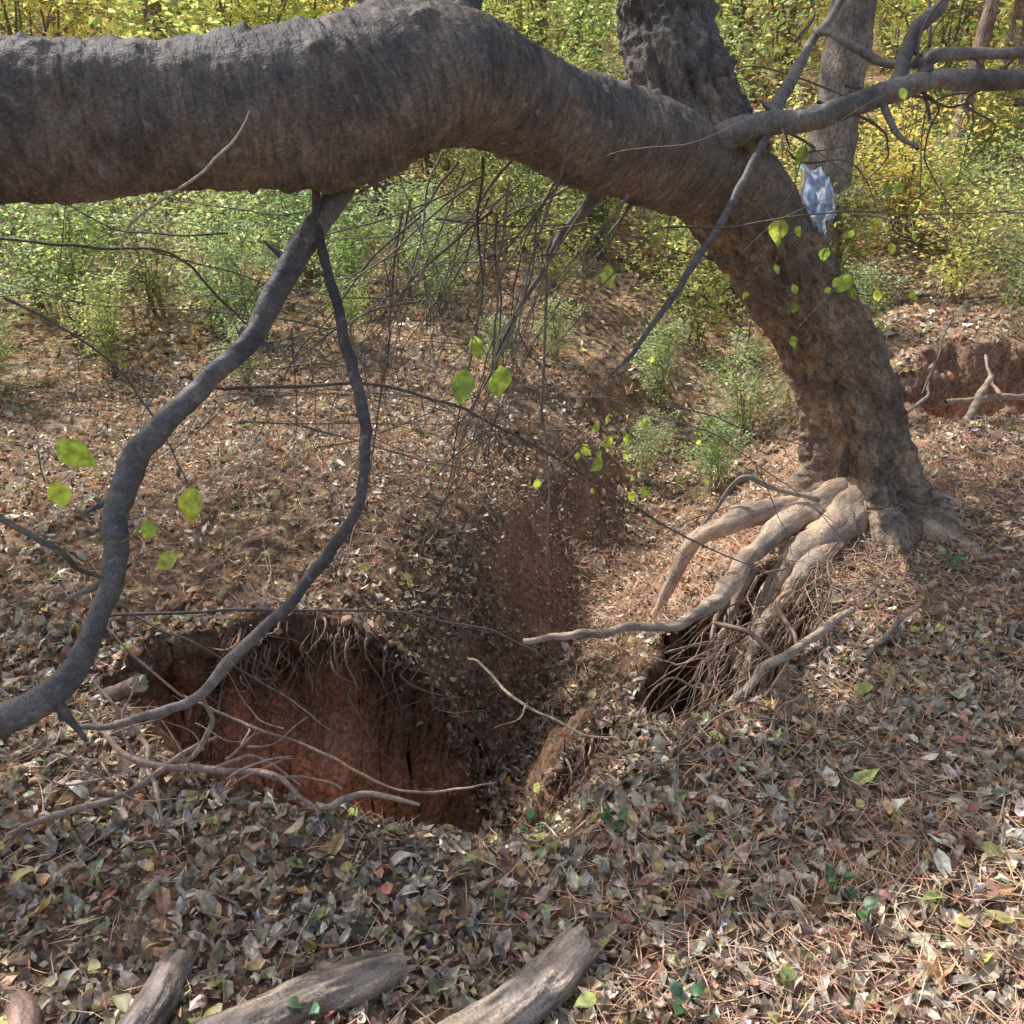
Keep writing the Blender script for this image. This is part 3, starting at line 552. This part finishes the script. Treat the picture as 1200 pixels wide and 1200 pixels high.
def rock(x,y,s,c):
    mb=MB();k=24;th,ph=np.meshgrid(np.linspace(0,2*np.pi,k,endpoint=False),np.linspace(.02,np.pi-.02,14));d=np.stack([np.cos(th)*np.sin(ph),np.sin(th)*np.sin(ph),.6*np.cos(ph)],-1).reshape(-1,3)
    d=d*(1+.25*vn(d[:,0]*2+x*9,d[:,1]*2,d[:,2]*2,5)+.1*vn(d[:,0]*6,d[:,1]*6,d[:,2]*6,6))[:,None]
    i=np.arange(14*k).reshape(14,k);nx_=np.roll(i,-1,1);mb.add(d*s+V3(x,y,float(terr(x,y))+s*.2),[np.stack([i[:-1],nx_[:-1],nx_[1:],i[1:]],-1).reshape(-1,4)],c);mb.obj('rock',[M_root])
rock(.43,2.02,.035,(.62,.56,.5));rock(.38,1.96,.022,(.58,.53,.48))
mb=MB()
for k in range(170):
    if k<120: x,y=R.uniform(-1.2,.3),R.uniform(1.7,2.6)
    else: x,y=R.uniform(2.0,3.4),R.uniform(4.3,5.2)
    s=R.uniform(.006,.03)*(1 if k<120 else 1.6);th,ph=np.meshgrid(np.linspace(0,2*np.pi,10,endpoint=False),np.linspace(.1,3.04,7));d=np.stack([np.cos(th)*np.sin(ph),np.sin(th)*np.sin(ph),.7*np.cos(ph)],-1).reshape(-1,3)
    d=d*(1+.4*vn(d[:,0]*2+k,d[:,1]*2,d[:,2]*2,5))[:,None];i=np.arange(70).reshape(7,10);nx_=np.roll(i,-1,1)
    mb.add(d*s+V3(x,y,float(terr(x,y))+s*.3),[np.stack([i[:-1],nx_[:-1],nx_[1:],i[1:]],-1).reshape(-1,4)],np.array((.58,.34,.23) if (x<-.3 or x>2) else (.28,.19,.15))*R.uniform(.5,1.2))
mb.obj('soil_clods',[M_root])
# ---------------------------------------------------------------- understory
def shrub_mesh(name,h,nst,lsz,per,cols,w,spread=.8,flat=1.2):
    mb=MB();LP=[]
    for s_ in range(nst):
        a=R.uniform(0,6.28);o=R.uniform(.2,1)*spread*h*.6;H=h*R.uniform(.6,1.05)
        pts=[V3(R.normal(0,.05),R.normal(0,.05),-.05),V3(math.cos(a)*o*.3,math.sin(a)*o*.3,H*.4),V3(math.cos(a)*o*.7,math.sin(a)*o*.7,H*.78)+R.normal(0,.04*h,3),V3(math.cos(a)*o,math.sin(a)*o,H)]
        X_=tube(mb,pts,[.004*h+.002,.0015],sides=5,step=.08*h,col=(.3,.25,.2),wob=.02*h,mat=1,cm=1)
        for j in range(8):
            b=X_[int(len(X_)*R.uniform(.2,.98))];d=V3(R.normal(),R.normal(),R.uniform(-.2,.7));d/=np.linalg.norm(d);e=b+d*h*R.uniform(.15,.42)
            tube(mb,[b,(b+e)/2+R.normal(0,.02*h,3),e],[.0018*h+.001,.001],sides=4,step=.1*h,col=(.3,.25,.2),mat=1,cm=1)
            t=R.random((per,1));LP.append(b+(e-b)*t+R.normal(0,.045*h,(per,3)))
    P_=np.vstack(LP);n=len(P_);L=R.uniform(.6,1.3,n)*lsz
    leaves(mb,P_,rdir(n)*np.array([1,1,.5]),unit(R.normal(0,.5,(n,3))+np.array([0,0,flat])),L,L*.55,R.uniform(-.2,.4,n),R.uniform(-.2,.1,n),pal(n,cols,w,.22),0)
    return mb.mesh(name,[M_under,M_branch])
G1=[(.32,.43,.20),(.43,.52,.25),(.22,.33,.16),(.57,.60,.29),(.52,.60,.48)];G2=[(.60,.63,.27),(.72,.70,.34),(.40,.48,.22),(.72,.55,.26)]
sh=[shrub_mesh('shrub_a',1.0,12,.036,25,G1,[4,4,3,3,3]),shrub_mesh('shrub_b',.8,12,.038,22,G1,[3,4,4,3,3]),shrub_mesh('shrub_c',1.2,10,.045,21,G2,[4,3,3,1])]
sp_=[shrub_mesh('sapling_a',3.2,8,.10,34,G2,[4,4,3,1],.7),shrub_mesh('sapling_b',2.6,9,.09,34,G1,[3,4,2,4,2],.8),shrub_mesh('sapling_c',4.2,9,.12,34,G2,[4,4,3,1],.65)]
def put(name,me,x,y,sc,par=None):
    return mkobj(name,me,par,(x,y,float(terr(x,y))),R.uniform(0,6.28),sc)
for x,y,k,s_ in [(-2.0,6.0,0,.95),(-1.2,6.6,1,1.0),(-2.9,5.9,1,1.1),(-3.6,6.8,0,1.2),(-.5,6.4,0,.8),(-2.3,7.4,2,1.0),(1.15,4.6,1,.5),(1.45,5.2,0,.7),(1.0,5.8,1,.7),(2.9,5.9,2,.8),(3.6,6.3,0,.9),(4.3,6.6,1,.9),(-1.0,5.4,1,.5),(.3,5.9,1,.5),(2.1,6.6,0,.7),(-4.4,8,2,1.1),(1.9,4.9,1,.5),(-3.1,5.0,0,.8),(-2.4,5.2,1,.7),(-1.7,5.7,0,.8),(2.2,5.5,1,.5),(-3.9,5.9,1,1.0),(3.2,5.2,0,.5),(-1.5,4.9,1,.45),(.8,5.0,0,.4),(-.1,5.3,1,.4),(-2.6,6.5,0,1.1),(-3.3,7.6,1,1.3),(-1.7,7.6,0,1.1),(-.8,7.3,1,1.0),(.3,7.0,0,.8),(-2.8,4.6,1,.5)]:
    put('shrub',sh[k],x,y,s_)
und=mkobj('undergrowth',None)
for k in range(95):
    y=R.uniform(7,16);x=R.uniform(-.66,.62)*y*1.1
    put('undergrowth_shrub',sh[R.integers(0,3)],x,y,R.uniform(.6,1.35),und)
for k in range(70):
    y=R.uniform(10.5,30);x=R.uniform(-.64,.64)*y*1.15
    put('undergrowth_sapling',sp_[R.integers(0,3)],x,y,R.uniform(.55,1.2)*(1+y/60),und)
mb=MB()
for k in range(46):
    y=R.uniform(30,48);x=R.uniform(-.75,.8)*y;z=float(terr(x,y))+R.uniform(0,7)
    crown(mb,x,y,z,3.2,2,2.2,16,24,.36,G2,[4,4,3,1],.7)
mb.obj('distant_foliage',[M_under])
# ---------------------------------------------------------------- background trees
cm_=[]
for v in range(3):
    mb=MB();crown(mb,0,0,0,2.3,2.3,1.3,9,70,.14,GC,[3,4,4,3],.26);cm_.append(mb.mesh('crown_mesh',[M_canopy]))
def bgtree(x,y,r,lx,ly,H,c=(.32,.25,.21),nm='tree'):
    z=float(terr(x,y));e=mkobj(nm,None);mb=MB()
    pts=[(x-lx*.1,y,z-.3),(x+.0,y,z+.1),(x+lx*.33+R.normal(0,.05),y+ly*.33,z+H*.33),(x+lx*.66,y+ly*.66,z+H*.66),(x+lx,y+ly,z+H)]
    tube(mb,pts,[r*1.35,r*1.1,r*.85,r*.65,r*.3],sides=28,step=.05,cm=1,colfn=lambda V,t,bv:np.array(c)*(1+.35*vn(bv[:,0]*20,bv[:,1]*20,bv[:,2]*4,75)[:,None]),disp=lambda TH,S,RR,bx,by,t:RR*.12*vn(bx*8,by*8,S*2,76)+.1*RR*vn(bx*40,by*40,S*7,77))
    for k in range(6):
        h=R.uniform(.45,.95);b=np.array(pts[1])*(1-h)+np.array(pts[4])*h;a=R.uniform(0,6.28);d=V3(math.cos(a),math.sin(a),.5)*R.uniform(.8,1.8)
        tube(mb,[b,b+d*.5+R.normal(0,.1,3),b+d],[r*.3,.008],sides=7,step=.15,col=c,cm=1)
    mb.obj('trunk',[M_trunk],e)
    mkobj('crown',cm_[R.integers(0,3)],e,(x+lx,y+ly,z+H+.2),R.uniform(0,6.28),R.uniform(.85,1.2))
for a in [(2.42,7.4,.19,.6,1.6,7.5,(.34,.29,.26)),(4.33,9.5,.075,1.2,1.6,6.5,(.42,.3,.24)),(5.93,11.8,.12,.8,1.2,7.5,(.42,.29,.23)),(7.0,11,.12,1.3,1,7,(.42,.3,.24)),
          (-1.45,10.4,.10,.1,.8,7,(.2,.17,.15)),(-4.4,12.5,.13,-.3,.5,8),(-2.7,17,.16,.2,0,9),(.5,15,.10,-.3,.4,7),(1.5,19,.15,.3,0,9),(-7.5,14,.2,.4,0,9),(-6,21,.2,0,0,10),(4,17,.14,.3,0,8),(8.5,18,.2,-.2,0,9),(-1,25,.2,.2,0,10),(5,26,.2,0,0,10),(10,27,.2,.4,0,10),(-11,27,.22,0,0,10),(12,21,.2,0,0,9),(-3.6,28,.2,.3,0,10),(2.6,30,.2,.3,0,10)]:
    bgtree(*a)
# ---------------------------------------------------------------- light, sky, camera
el=math.asin(D.z);az=math.atan2(D.x,D.y)
w=bpy.data.worlds.new('World');bpy.context.scene.world=w;w.use_nodes=True;nt=w.node_tree
sk=nt.nodes.new('ShaderNodeTexSky');sk.sky_type='NISHITA';sk.sun_disc=False;sk.sun_elevation=el;sk.sun_rotation=az;sk.air_density=1.6;sk.dust_density=6;sk.ozone_density=1
bg=nt.nodes['Background'];nt.links.new(sk.outputs[0],bg.inputs[0]);bg.inputs[1].default_value=.15
su=bpy.data.lights.new('sun','SUN');su.energy=5;su.angle=math.radians(.5);su.color=(1,.95,.87)
so=mkobj('sun',su);so.rotation_mode='QUATERNION';so.rotation_quaternion=D.to_track_quat('Z','Y')
cam=bpy.data.cameras.new('camera');cam.lens=18/math.tan(math.radians(30));cam.sensor_width=36;cam.clip_end=500;cam.clip_start=.05
co=mkobj('camera',cam);co.location=(0,0,1.6);co.rotation_euler=(math.radians(65),0,0);bpy.context.scene.camera=co
vs=bpy.context.scene.view_settings;vs.view_transform='Standard';vs.look='None';vs.exposure=0
